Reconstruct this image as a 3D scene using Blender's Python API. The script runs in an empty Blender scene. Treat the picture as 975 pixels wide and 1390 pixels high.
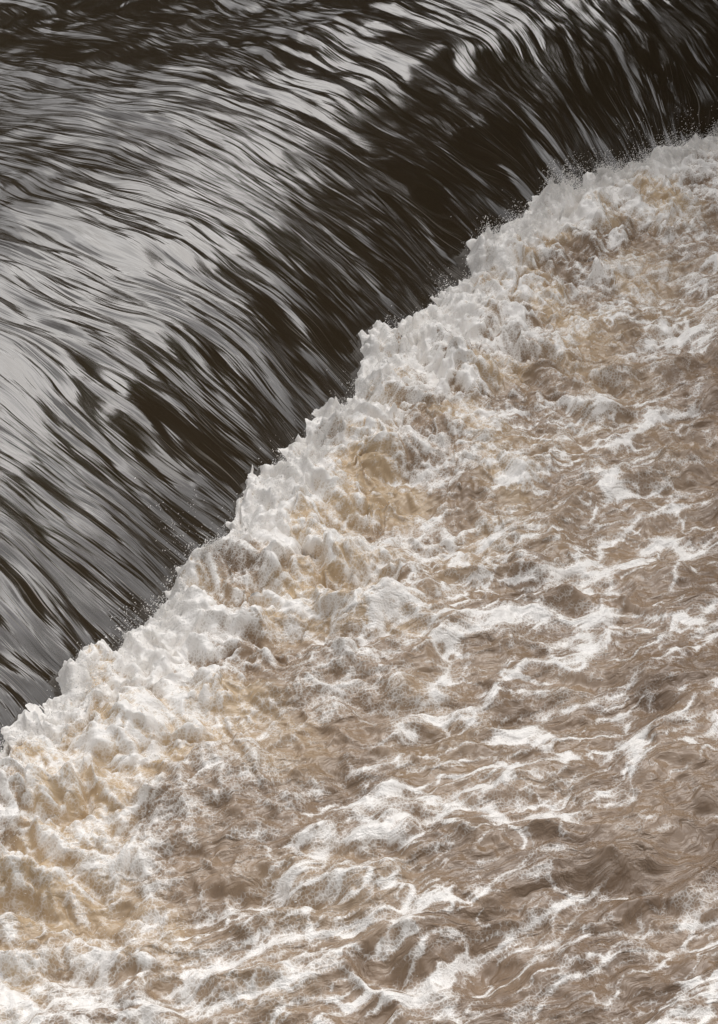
import bpy, math, numpy as np, random
from mathutils import Vector
rng=np.random.default_rng(7); random.seed(7)
S=bpy.context.scene
S.view_settings.view_transform='Standard'; S.view_settings.look='None'; S.view_settings.exposure=0
# ---------------------------------------------------------------- noise
PERM=rng.permutation(4096); PERM=np.concatenate([PERM,PERM])
ANG=rng.random(4096)*2*np.pi; GX=np.cos(ANG).astype(np.float32); GY=np.sin(ANG).astype(np.float32)
def perlin(x,y,seed=0):
    x=x+seed*17.31; y=y+seed*9.73
    xi=np.floor(x).astype(np.int64); yi=np.floor(y).astype(np.int64)
    xf=(x-xi).astype(np.float32); yf=(y-yi).astype(np.float32)
    u=xf*xf*xf*(xf*(xf*6-15)+10); v=yf*yf*yf*(yf*(yf*6-15)+10)
    def g(i,j,fx,fy):
        h=PERM[(PERM[(xi+i)&4095]+yi+j)&4095]
        return GX[h]*fx+GY[h]*fy
    a=g(0,0,xf,yf); b=g(1,0,xf-1,yf); c=g(0,1,xf,yf-1); d=g(1,1,xf-1,yf-1)
    return 1.5*((a+(b-a)*u)+((c+(d-c)*u)-(a+(b-a)*u))*v)
def fbm(x,y,o=4,seed=0,gain=.5):
    r=0;a=1;t=0
    for i in range(o):
        r=r+a*perlin(x*2**i,y*2**i,seed+i*3.7); t+=a; a*=gain
    return r/t
def ridged(x,y,o=3,seed=0,gain=.5):
    r=0;a=1;t=0
    for i in range(o):
        r=r+a*(1-np.abs(perlin(x*2.03**i,y*2.03**i,seed+i*5.1))*1.6); t+=a; a*=gain
    return r/t
def billow(x,y,o=3,seed=0,gain=.5):
    r=0;a=1;t=0
    for i in range(o):
        n=perlin(x*2.1**i,y*2.1**i,seed+i*4.3)
        r=r+a*(np.sqrt(n*n+.004)-.063)*1.6; t+=a; a*=gain
    return r/t
def sm(a,b,x):
    t=np.clip((x-a)/(b-a),0,1); return t*t*(3-2*t)
# ---------------------------------------------------------------- mesh helper
def mesh_obj(name,verts,faces,mat,smooth=True,attrs=None,uv=None):
    me=bpy.data.meshes.new(name)
    faces=np.asarray(faces,dtype=np.int32); n=faces.shape[1]
    me.vertices.add(len(verts)); me.vertices.foreach_set('co',np.asarray(verts,dtype=np.float32).ravel())
    me.loops.add(faces.size); me.loops.foreach_set('vertex_index',faces.ravel())
    me.polygons.add(len(faces)); me.polygons.foreach_set('loop_start',np.arange(0,faces.size,n,dtype=np.int32))
    me.polygons.foreach_set('loop_total',np.full(len(faces),n,dtype=np.int32))
    me.polygons.foreach_set('use_smooth',np.full(len(faces),smooth))
    me.update(calc_edges=True)
    for k,v in (attrs or {}).items():
        a=me.attributes.new(k,'FLOAT','POINT'); a.data.foreach_set('value',np.asarray(v,dtype=np.float32))
    if uv is not None:
        l=me.uv_layers.new(name='flow'); l.data.foreach_set('uv',np.asarray(uv,dtype=np.float32)[faces.ravel()].ravel())
    for m in (mat if isinstance(mat,list) else [mat]): me.materials.append(m)
    ob=bpy.data.objects.new(name,me); S.collection.objects.link(ob); return ob
def grid_faces(nx,ny):
    i=np.arange(nx*ny).reshape(ny,nx)
    return np.stack([i[:-1,:-1].ravel(),i[:-1,1:].ravel(),i[1:,1:].ravel(),i[1:,:-1].ravel()],1)
def axis(lo,a,b,hi,step,grow=1.09):
    fine=np.arange(a,b,step); L=[];R=[]; s=step;x=a
    while x>lo: s*=grow; x-=s; L.append(x)
    s=step;x=fine[-1]
    while x<hi: s*=grow; x+=s; R.append(x)
    return np.concatenate([np.array(L[::-1]),fine,np.array(R)])
# ---------------------------------------------------------------- weir line
DS=.05; SS=np.arange(-14,26,DS)
def heading(s): return np.radians(66-4*sm(3,0,s)-np.clip((s-9.5)*7,0,44))
hd=heading(SS); i0=np.argmin(abs(SS))
LX=np.cumsum(np.cos(hd))*DS; LY=np.cumsum(np.sin(hd))*DS
LX+=-2.58-LX[i0]; LY+=10.99-LY[i0]
NX=np.sin(hd); NY=-np.cos(hd)          # downstream normal
def line(s):
    return np.interp(s,SS,LX),np.interp(s,SS,LY),np.interp(s,SS,NX),np.interp(s,SS,NY)
H=1.62; D0=4.6; PW=2.6; K=H/D0**PW
def crest(d): return H-K*np.maximum(0,D0-d)**PW
# ---------------------------------------------------------------- materials
def newmat(n):
    m=bpy.data.materials.new(n); m.use_nodes=True; nt=m.node_tree
    return m,nt,nt.nodes['Principled BSDF']
def N(nt,t,**kw):
    n=nt.nodes.new(t)
    for k,v in kw.items():
        if k in n.inputs: n.inputs[k].default_value=v
        else: setattr(n,k,v)
    return n
def mathn(nt,op,a,b=None,c=None):
    n=nt.nodes.new('ShaderNodeMath'); n.operation=op
    for i,v in enumerate([a,b,c]):
        if v is None: continue
        if isinstance(v,(int,float)): n.inputs[i].default_value=v
        else: nt.links.new(v,n.inputs[i])
    return n.outputs[0]
def mapr(nt,v,a,b,c=0,d=1,t='SMOOTHSTEP'):
    n=nt.nodes.new('ShaderNodeMapRange'); n.interpolation_type=t
    nt.links.new(v,n.inputs[0])
    for i,q in enumerate([a,b,c,d]): n.inputs[i+1].default_value=q
    return n.outputs[0]
def mixc(nt,f,a,b):
    n=nt.nodes.new('ShaderNodeMix'); n.data_type='RGBA'
    if isinstance(f,(int,float)): n.inputs[0].default_value=f
    else: nt.links.new(f,n.inputs[0])
    for i,v in ((6,a),(7,b)):
        if isinstance(v,tuple): n.inputs[i].default_value=(*v,1)
        else: nt.links.new(v,n.inputs[i])
    return n.outputs[2]
def noise(nt,vec,scale,detail=3,rough=.5,dist=0):
    n=N(nt,'ShaderNodeTexNoise',Scale=scale,Detail=detail,Roughness=rough,Distortion=dist); nt.links.new(vec,n.inputs['Vector']); return n.outputs['Fac']
def vscale(nt,vec,s):
    n=nt.nodes.new('ShaderNodeMapping'); nt.links.new(vec,n.inputs[0]); n.inputs['Scale'].default_value=s; return n.outputs[0]
def bump(nt,h,dist,strength=1,prev=None):
    n=N(nt,'ShaderNodeBump',Strength=strength,Distance=dist); nt.links.new(h,n.inputs['Height'])
    if prev: nt.links.new(prev,n.inputs['Normal'])
    return n.outputs[0]

# smooth weir water
mw,nt,P=newmat('smooth_water')
uv=N(nt,'ShaderNodeUVMap',uv_map='flow').outputs[0]
n1=noise(nt,vscale(nt,uv,(26,1.6,1)),1,2,.5,.2)
nt.links.new(bump(nt,n1,.009,1),P.inputs['Normal'])
sep=N(nt,'ShaderNodeSeparateXYZ'); nt.links.new(uv,sep.inputs[0])
th=noise(nt,vscale(nt,uv,(80,.9,1)),1,2,.6); th2=noise(nt,vscale(nt,uv,(3,.8,1)),1,2)
thr=mathn(nt,'MULTIPLY',mapr(nt,th,.55,.80),mapr(nt,th2,.40,.60))
thr=mathn(nt,'MULTIPLY',thr,mapr(nt,sep.outputs[1],2.2,.1))
nt.links.new(mixc(nt,mathn(nt,'MULTIPLY',thr,.5),(.030,.021,.012),(.35,.33,.29)),P.inputs['Base Color'])
P.inputs['Roughness'].default_value=.12; P.inputs['IOR'].default_value=1.86

# churning water
mc,nt,P=newmat('churning_water')
tc=N(nt,'ShaderNodeTexCoord').outputs['Object']
uv=N(nt,'ShaderNodeUVMap',uv_map='flow').outputs[0]
fo=N(nt,'ShaderNodeAttribute',attribute_name='foam').outputs['Fac']
bo=N(nt,'ShaderNodeAttribute',attribute_name='boil').outputs['Fac']
f1=noise(nt,vscale(nt,uv,(9,22,1)),1,3,.55,.4)
v=N(nt,'ShaderNodeTexVoronoi',Scale=34.0); v.feature='DISTANCE_TO_EDGE'; nt.links.new(tc,v.inputs['Vector'])
lace=mapr(nt,v.outputs['Distance'],.22,.02)
x=mathn(nt,'ADD',fo,mathn(nt,'MULTIPLY',mathn(nt,'SUBTRACT',f1,.5),.90))
x=mathn(nt,'ADD',x,mathn(nt,'MULTIPLY',mathn(nt,'SUBTRACT',lace,.4),.24))
ff=mapr(nt,x,.18,1.02)
lowv=noise(nt,tc,1.1,2)
brown=mixc(nt,mapr(nt,lowv,.35,.65),(.200,.134,.086),(.280,.196,.130))
amber=mixc(nt,bo,brown,(.51,.375,.23))  # see-through glow of the boils put into the surface colour, no light transmitted
nt.links.new(mixc(nt,ff,amber,(.86,.825,.78)),P.inputs['Base Color'])
nt.links.new(mapr(nt,ff,0,1,.09,.28),P.inputs['Roughness'])
P.inputs['IOR'].default_value=1.55
w1=noise(nt,vscale(nt,uv,(4.5,12,1)),1,3,.5,.6)
hsum=mathn(nt,'ADD',mathn(nt,'MULTIPLY',w1,.038),mathn(nt,'MULTIPLY',f1,.012))
hsum=mathn(nt,'ADD',hsum,mathn(nt,'MULTIPLY',mathn(nt,'MULTIPLY',lace,ff),.0015))
nt.links.new(bump(nt,hsum,1.0,1),P.inputs['Normal'])

ms,nt,P=newmat('spray'); P.inputs['Base Color'].default_value=(.86,.84,.81,1); P.inputs['Roughness'].default_value=.2
# ---------------------------------------------------------------- upstream / weir sheet
sa=axis(-13.9,-3,19,25.8,.015,1.12)
def daxis():
    a=np.arange(-.5,10.5,.035); L=[];s=.035;x=a[-1]
    while x<60: s*=1.08; x+=s; L.append(x)
    return np.concatenate([a,L])
da=daxis(); Sg,Dg=np.meshgrid(sa,da); s=Sg.ravel(); d=Dg.ravel()
lx,ly,nx,ny=line(s)
sw=s+fbm(s*.35,d*.25,2,1)*.6+.16*perlin(s*1.1,d*.7,3)+.05*perlin(s*3,d*1.6,4)
fade=sm(60,12,d)
acc=sm(5.5,.5,d)
e=np.power(np.maximum(d+.8,.1),.8)*1.25          # streaks stretch as the water accelerates
var=.65+.9*sm(-.4,.4,fbm(sw*.45,e*.35,2,17))
hh=crest(d)
hh=hh+fade*(.062*fbm(sw*.75,e*.55,2,2)+var*(.034*perlin(sw*2.0,e*1.05,5)
    +.0205*perlin(sw*4.8,e*1.9,8)*(1+.25*acc)+.0115*perlin(sw*9.5,e*2.9,11)*(1-.05*acc))
    +.026*(1-acc)*perlin(sw*1.5,e*2.4,14)+.014*(1-acc)*perlin(sw*4,e*4.4,16)+.0032*perlin(sw*18,e*3.8,15))
vx=lx-nx*d; vy=ly-ny*d
mesh_obj('weir_water',np.stack([vx,vy,hh],1),grid_faces(len(sa),len(da))[:,::-1],mw,uv=np.stack([sw,d],1))
mcw,nt,P=newmat('weir_concrete')
tco=N(nt,'ShaderNodeTexCoord').outputs['Object']
nt.links.new(mixc(nt,noise(nt,tco,2,5),(.16,.15,.13),(.26,.25,.22)),P.inputs['Base Color']); P.inputs['Roughness'].default_value=.9
sc=np.arange(-13.5,25,.5); dc=np.array([-.5,-.49,0,.5,1,1.5,2,2.5,3,3.5,3.51]); zc=crest(dc)-.25; zc[0]=-1.6; zc[-1]=-1.6
Sg,Dg=np.meshgrid(sc,dc); lx2,ly2,nx2,ny2=line(Sg.ravel())
mesh_obj('weir',np.stack([lx2-nx2*Dg.ravel(),ly2-ny2*Dg.ravel(),np.repeat(zc,len(sc))],1),grid_faces(len(sc),len(dc))[:,::-1],mcw)
# ---------------------------------------------------------------- lower churning water
cx=np.arange(-25,62,.2); cy=np.arange(-42,44,.2); CX,CY=np.meshgrid(cx,cy)
pts=np.stack([CX.ravel(),CY.ravel()],1); DD=np.empty(len(pts)); 
lp=np.stack([LX[::4],LY[::4]],1); ln=np.stack([NX[::4],NY[::4]],1)
for a in range(0,len(pts),20000):
    q=pts[a:a+20000]; d2=((q[:,None,:]-lp[None])**2).sum(2); j=d2.argmin(1)
    df=q-lp[j]; sg=np.sign((df*ln[j]).sum(1)); DD[a:a+20000]=np.sqrt(d2[np.arange(len(q)),j])*sg
DD=DD.reshape(CX.shape)
def dist(x,y):
    fx=np.clip((x-cx[0])/.2,0,len(cx)-1.001); fy=np.clip((y-cy[0])/.2,0,len(cy)-1.001)
    i=fx.astype(int); j=fy.astype(int); u=fx-i; v=fy-j
    return (DD[j,i]*(1-u)+DD[j,i+1]*u)*(1-v)+(DD[j+1,i]*(1-u)+DD[j+1,i+1]*u)*v
CA=math.cos(math.radians(26)); SA=math.sin(math.radians(26))
def churn(x,y):
    dd=dist(x,y)
    a=x*CA+y*SA; b=-x*SA+y*CA
    p=x*.43+y*.9; q=x*.9-y*.43                    # along the weir / along the flow
    wx=fbm(x*.7,y*.7,3,21); wy=fbm(x*.7,y*.7,3,25)
    wx2=fbm(x*2.4,y*2.4,3,31); wy2=fbm(x*2.4,y*2.4,3,35)
    edge=dd+.32*perlin(x*.9,y*.9,40)+.32*perlin(x*2.6,y*2.6,41)+.22*perlin(x*7,y*7,42)+.08*perlin(x*16,y*16,43)
    near=sm(2.3,.6,edge); mid=sm(4.2,1.2,edge+.9*wx)
    ridge=.16*np.exp(-((edge-.6)/.6)**2)
    lump=billow(p*1.2+wx*.9,q*1.1+wy*.9,1,50)
    lump2=billow(p*2.8+wx2*.9,q*2.6+wy2*.9,2,55,.45)
    lump3=billow(p*7.5+wx2*2.4,q*6+wy2*2.4,2,57,.5)
    fine=fbm(p*12+wx2*5,q*8.5+wy2*5,3,60,.7)
    wave=.13*perlin(a*.38+wx*.3,b*.75+wy*.4,70)+.16*(ridged(a*.36+wx*.6,b*1.15+wy*.8,1,72)-.5)
    rip=.100*(ridged(a*.95+wx2*.4,b*2.7+wy2*.5,2,74)-.5)+.030*(ridged(a*2.8+wx2*1.0,b*7+wy2*1.1,2,76)-.5)
    z=wave*(.6+.4*(1-near))+rip*(1-.5*near)
    z=z+near*(.16*(lump-.3)+.100*(lump2-.35)+.036*(lump3-.35)+.026*fine)+mid*(1-near)*(.14*(lump-.3)+.055*(lump2-.35)+.012*(lump3-.35)+.007*fine)+(1-mid)*.06*(lump-.3)
    z=z+ridge*(.7+.55*lump+.5*lump2)
    spike=np.exp(-((edge-.08)/.14)**2)
    z=z+spike*(.09*np.clip(ridged(x*8+wx2,y*8+wy2,3,80,.6)-.45,0,.4)+.05*fine)
    patch=fbm(a*.35+5,b*.6,3,90); brk=.5+.75*sm(-.35,.35,fbm(x*3.2,y*5,2,91))
    l1=np.clip(ridged(a*.42+wx*.8,b*1.8+wy*1.1,1,92),0,1)**10
    l2=np.clip(ridged(a*1.3+wx2*.7,b*4.0+wy2*.9,1,94),0,1)**9
    l3=np.clip(ridged(a*3.2+wx2*1.5,b*9+wy2*1.7,1,96),0,1)**7
    str_=fbm(a*1.3+wx,b*5.5+wy*1.5,3,93)
    far=(1.05*l1*sm(-.55,.05,patch)+.95*l2*sm(-.55,.1,patch)+.62*l3*sm(-.5,.2,patch))*brk+.32*sm(.03,.45,str_)+.04*sm(-.1,.4,patch)+1.0*np.clip(rip,-.05,.08)
    nearf=.44+.75*(lump2-.30)+.65*(lump3-.35)+.75*fine+.60*perlin(x*1.3,y*1.3,98)+.65*sm(.9,.1,edge)+.35*l2
    midf=far*.9+.24*sm(.2,.5,lump)+.50*fine+.25*(lump2-.3)+.06
    foam=far*(1-mid)+mid*((1-near)*midf+near*nearf)
    boil=np.clip(mid*.30+near*.65,0,1)*sm(.3,-.3,perlin(x*1.1,y*1.1,99)-.1)+.12*mid
    return z,foam,np.clip(boil,0,1),dd,wx2,wy2,near
xa=axis(-9,-3.9,5.9,55,.015,1.07); ya=axis(-40,7.6,25.2,32,.0155,1.07)
Xg,Yg=np.meshgrid(xa,ya); x=Xg.ravel(); y=Yg.ravel()
keepv=dist(x,y)>-.55
F=grid_faces(len(xa),len(ya)); F=F[keepv[F].all(1)]
idx=np.cumsum(keepv)-1; x=x[keepv]; y=y[keepv]; F=idx[F]
z,foam,boil,dd,wx2,wy2,near=churn(x,y)
amp=.06+.10*near
mesh_obj('churning_river_water',np.stack([x+wx2*amp,y+wy2*amp*.8,z],1),F,mc,attrs={'foam':foam,'boil':boil},
    uv=np.stack([x*CA+y*SA+wx2*.25,-x*SA+y*CA+wy2*.15],1))
# ---------------------------------------------------------------- spray
ico=np.array([[0,0,1],[.894,0,.447],[.276,.851,.447],[-.724,.526,.447],[-.724,-.526,.447],[.276,-.851,.447],[.724,.526,-.447],[-.276,.851,-.447],[-.894,0,-.447],[-.276,-.851,-.447],[.724,-.526,-.447],[0,0,-1]])
icf=np.array([[0,1,2],[0,2,3],[0,3,4],[0,4,5],[0,5,1],[1,6,2],[2,7,3],[3,8,4],[4,9,5],[5,10,1],[2,6,7],[3,7,8],[4,8,9],[5,9,10],[1,10,6],[6,11,7],[7,11,8],[8,11,9],[9,11,10],[10,11,6]])
nd=22000; ne=12000; nb=46000
cs=rng.uniform(-3,20,360); n_=nd+ne+nb
k=rng.integers(0,360,n_); ds_=cs[k]+rng.normal(0,.09,n_); free=rng.random(n_)<.25; free[nd:nd+ne]=True; ds_[free]=rng.uniform(-3,20,free.sum())
do=rng.normal(.17,.12,n_); do[nd:nd+ne]=rng.exponential(.8,ne)
# bursts: fans of thrown drops along the jump
B=300; bs=np.where(rng.random(B)<.45,rng.uniform(10,17,B),rng.uniform(-3,20,B)); bo_=rng.normal(.18,.10,B); bh=rng.gamma(1.6,.065,B)+.04; bl=rng.normal(0,.5,B)
kb=rng.integers(0,B,nb); hb=bh[kb]*rng.random(nb)**1.3
ds_[nd+ne:]=bs[kb]+hb*bl[kb]+rng.normal(0,1,nb)*(.012+.33*hb); do[nd+ne:]=bo_[kb]-hb*.25+rng.normal(0,1,nb)*(.012+.25*hb)
dx,dy,dnx,dny=line(ds_)
px=dx+dnx*do; py=dy+dny*do
res=churn(px,py); base=res[0]; mm=(.06+.10*res[6])*(do>.3); px=px+res[4]*mm; py=py+res[5]*.8*mm
base=np.maximum(base,crest(-do)*(do<0))
lift=rng.exponential(1,n_)*np.where(np.arange(n_)<nd,.035+.05*sm(10,16,ds_),.014); lift[nd+ne:]=hb*1.25
pz=base+lift
r=rng.uniform(.0012,.0037,n_)*(1+.8*(rng.random(n_)<.03))
st=rng.uniform(1,3.6,n_)
dirv=np.stack([dnx*.5+rng.normal(0,.3,n_),dny*.5+rng.normal(0,.3,n_),rng.uniform(.3,1.2,n_)],1); dirv/=np.linalg.norm(dirv,axis=1)[:,None]
vv=ico[None]*r[:,None,None]; al=(vv*dirv[:,None,:]).sum(2,keepdims=True); vv=vv+al*dirv[:,None,:]*(st-1)[:,None,None]
vv=vv+np.stack([px,py,pz],1)[:,None,:]
mesh_obj('foam_spray',vv.reshape(-1,3),(icf[None]+(np.arange(n_)*12)[:,None,None]).reshape(-1,3),ms)
# ---------------------------------------------------------------- ground
mg,nt,P=newmat('grassy_ground')
tco=N(nt,'ShaderNodeTexCoord').outputs['Object']
nt.links.new(mixc(nt,noise(nt,tco,.8,6),(.045,.06,.02),(.10,.085,.05)),P.inputs['Base Color']); P.inputs['Roughness'].default_value=.95
ga=axis(-900,-50,60,900,.8,1.25); gb=axis(-900,-45,75,900,.8,1.25); GXx,GYy=np.meshgrid(ga,gb); x=GXx.ravel(); y=GYy.ravel()
c=x*.43+y*.9; f=x*.9-y*.43
cf=25+17*sm(-4.5,-9,f)
land=np.maximum(sm(2.5,.2,c),sm(0,2.5,c-cf))
gz=-1.8+land*(4.3+.8*fbm(x*.05,y*.05,3,5)+.15*fbm(x*.5,y*.5,3,6))+4*sm(30,200,np.abs(c-20))
mesh_obj('ground',np.stack([x,y,gz],1),grid_faces(len(ga),len(gb)),mg)
# ---------------------------------------------------------------- trees
mb,nt,P=newmat('bark'); tco=N(nt,'ShaderNodeTexCoord').outputs['Object']
nt.links.new(mixc(nt,noise(nt,vscale(nt,tco,(8,8,2)),1,4),(.05,.035,.025),(.13,.10,.075)),P.inputs['Base Color']); P.inputs['Roughness'].default_value=.9
ml,nt,P=newmat('leaves'); tco=N(nt,'ShaderNodeTexCoord').outputs['Object']
nt.links.new(mixc(nt,noise(nt,tco,1.3,3),(.025,.045,.012),(.075,.10,.03)),P.inputs['Base Color']); P.inputs['Roughness'].default_value=.6
def tree_mesh(seed):
    r=np.random.default_rng(seed); V=[];Fq=[];M=[]
    def limb(p,q,r0,r1,bend=.3):
        base=len(V); p=np.array(p);q=np.array(q); m=7; o=r.normal(0,bend,3)
        for i in range(m):
            t=i/(m-1); c=p+(q-p)*t+o*math.sin(math.pi*t); rr=r0+(r1-r0)*t
            for k in range(6):
                a=k*math.pi/3; V.append(c+np.array([rr*math.cos(a),rr*math.sin(a),0 if abs(q[2]-p[2])>1 else rr*math.sin(a)]))
        for i in range(m-1):
            for k in range(6): Fq.append([base+i*6+k,base+i*6+(k+1)%6,base+(i+1)*6+(k+1)%6,base+(i+1)*6+k]); M.append(0)
    limb((0,0,-.5),(.2,.1,8.2),.32,.07,.15); tips=[(.2,.1,8.6)]
    for i in range(16):
        h=r.uniform(1.6,7.4); a=i*2.4+r.normal(0,.3); l=r.uniform(1.6,3.2)*(1.15-abs(h-4.8)*.13)
        e=np.array([math.cos(a)*l,math.sin(a)*l,h+r.uniform(.6,1.9)]); limb((.02*h,.01*h,h),e,.12,.03); tips.append(e)
        for j in range(2):
            e2=e+r.normal(0,.8,3); limb((e+np.array([0,0,h]))*.5*np.array([1,1,1]),e2,.05,.015,.1); tips.append(e2)
    for tp in tips:
        R=r.uniform(.6,1.15)
        for j in range(115):
            dv=r.normal(0,1,3); dv/=np.linalg.norm(dv); c=np.array(tp)+dv*R*r.random()**.45*np.array([1,1,.75])
            u=r.normal(0,1,3);u/=np.linalg.norm(u); w=np.cross(u,r.normal(0,1,3)); w/=np.linalg.norm(w); sz=r.uniform(.11,.24)
            b=len(V); V.extend([c-u*sz,c+w*sz*.5,c+u*sz,c-w*sz*.5]); Fq.append([b,b+1,b+2,b+3]); M.append(1)
    o=mesh_obj('tree',np.array(V),Fq,[mb,ml],False); o.data.polygons.foreach_set('material_index',np.array(M,dtype=np.int32)); return o
protos=[tree_mesh(1),tree_mesh(2),tree_mesh(3)]
pos=[]
for f in np.arange(-3.0,2,1.9): pos.append((27.9+random.uniform(-.3,1.2),f,random.uniform(1.15,1.45)))
for f in np.arange(4.5,26,4.4): pos.append((29.8+random.uniform(-.5,2.5),f,random.uniform(.6,.9)))
for c in np.arange(31,42,2.6): pos.append((c,-5+random.uniform(0,1.5)-(c-31)*.15,random.uniform(1.15,1.5)))
for f in np.arange(-60,-4,3.2): pos.append((44.5+random.uniform(-.5,3),f+random.uniform(-1,1),random.uniform(1.25,1.9)))
for i,(c,f,sc_) in enumerate(pos):
    X=c*.43+f*.9; Y=c*.9-f*.43
    o=protos[i] if i<3 else bpy.data.objects.new('tree',protos[i%3].data)
    if i>=3: S.collection.objects.link(o)
    o.location=(X,Y,2.4); o.rotation_euler=(0,0,random.uniform(0,6.3)); o.scale=(sc_,sc_,sc_*random.uniform(.95,1.15))
# ---------------------------------------------------------------- world + sun
az=math.radians(28); el=math.radians(48)
sd=Vector((math.sin(az)*math.cos(el),math.cos(az)*math.cos(el),math.sin(el)))
W=bpy.data.worlds.new('World'); S.world=W; W.use_nodes=True; nt=W.node_tree
bg=nt.nodes['Background']; bg.inputs['Strength'].default_value=.1
sky=nt.nodes.new('ShaderNodeTexSky'); sky.sky_type='NISHITA'; sky.sun_disc=False; sky.sun_elevation=el; sky.sun_rotation=az
sky.dust_density=3
g=N(nt,'ShaderNodeTexCoord').outputs['Generated']
dp=nt.nodes.new('ShaderNodeVectorMath'); dp.operation='DOT_PRODUCT'; nt.links.new(g,dp.inputs[0]); dp.inputs[1].default_value=sd
glow=mathn(nt,'POWER',mathn(nt,'MAXIMUM',dp.outputs['Value'],0),1.6)
cl=noise(nt,vscale(nt,g,(1,1,2.2)),2.8,4,.6,.4)
br=mathn(nt,'MULTIPLY',mathn(nt,'ADD',mathn(nt,'MULTIPLY',glow,25.5),3.2),mapr(nt,cl,.36,.64,.46,1.22))
cc=nt.nodes.new('ShaderNodeVectorMath'); cc.operation='SCALE'; cc.inputs[0].default_value=(.995,.985,.99); nt.links.new(br,cc.inputs['Scale'])
nt.links.new(mixc(nt,.87,sky.outputs[0],cc.outputs[0]),bg.inputs['Color'])
su=bpy.data.lights.new('sun','SUN'); su.energy=.85; su.angle=math.radians(52); su.color=(1,.97,.93)
so=bpy.data.objects.new('sun',su); S.collection.objects.link(so); so.rotation_euler=(-sd).to_track_quat('-Z','Y').to_euler()
# ---------------------------------------------------------------- camera
cam=bpy.data.cameras.new('camera'); co=bpy.data.objects.new('camera',cam); S.collection.objects.link(co); S.camera=co
co.location=(0,0,9); co.rotation_euler=(math.radians(90-32),0,0)
cam.sensor_fit='VERTICAL'; cam.sensor_height=36; cam.lens=18/math.tan(math.radians(15)); cam.clip_end=3000
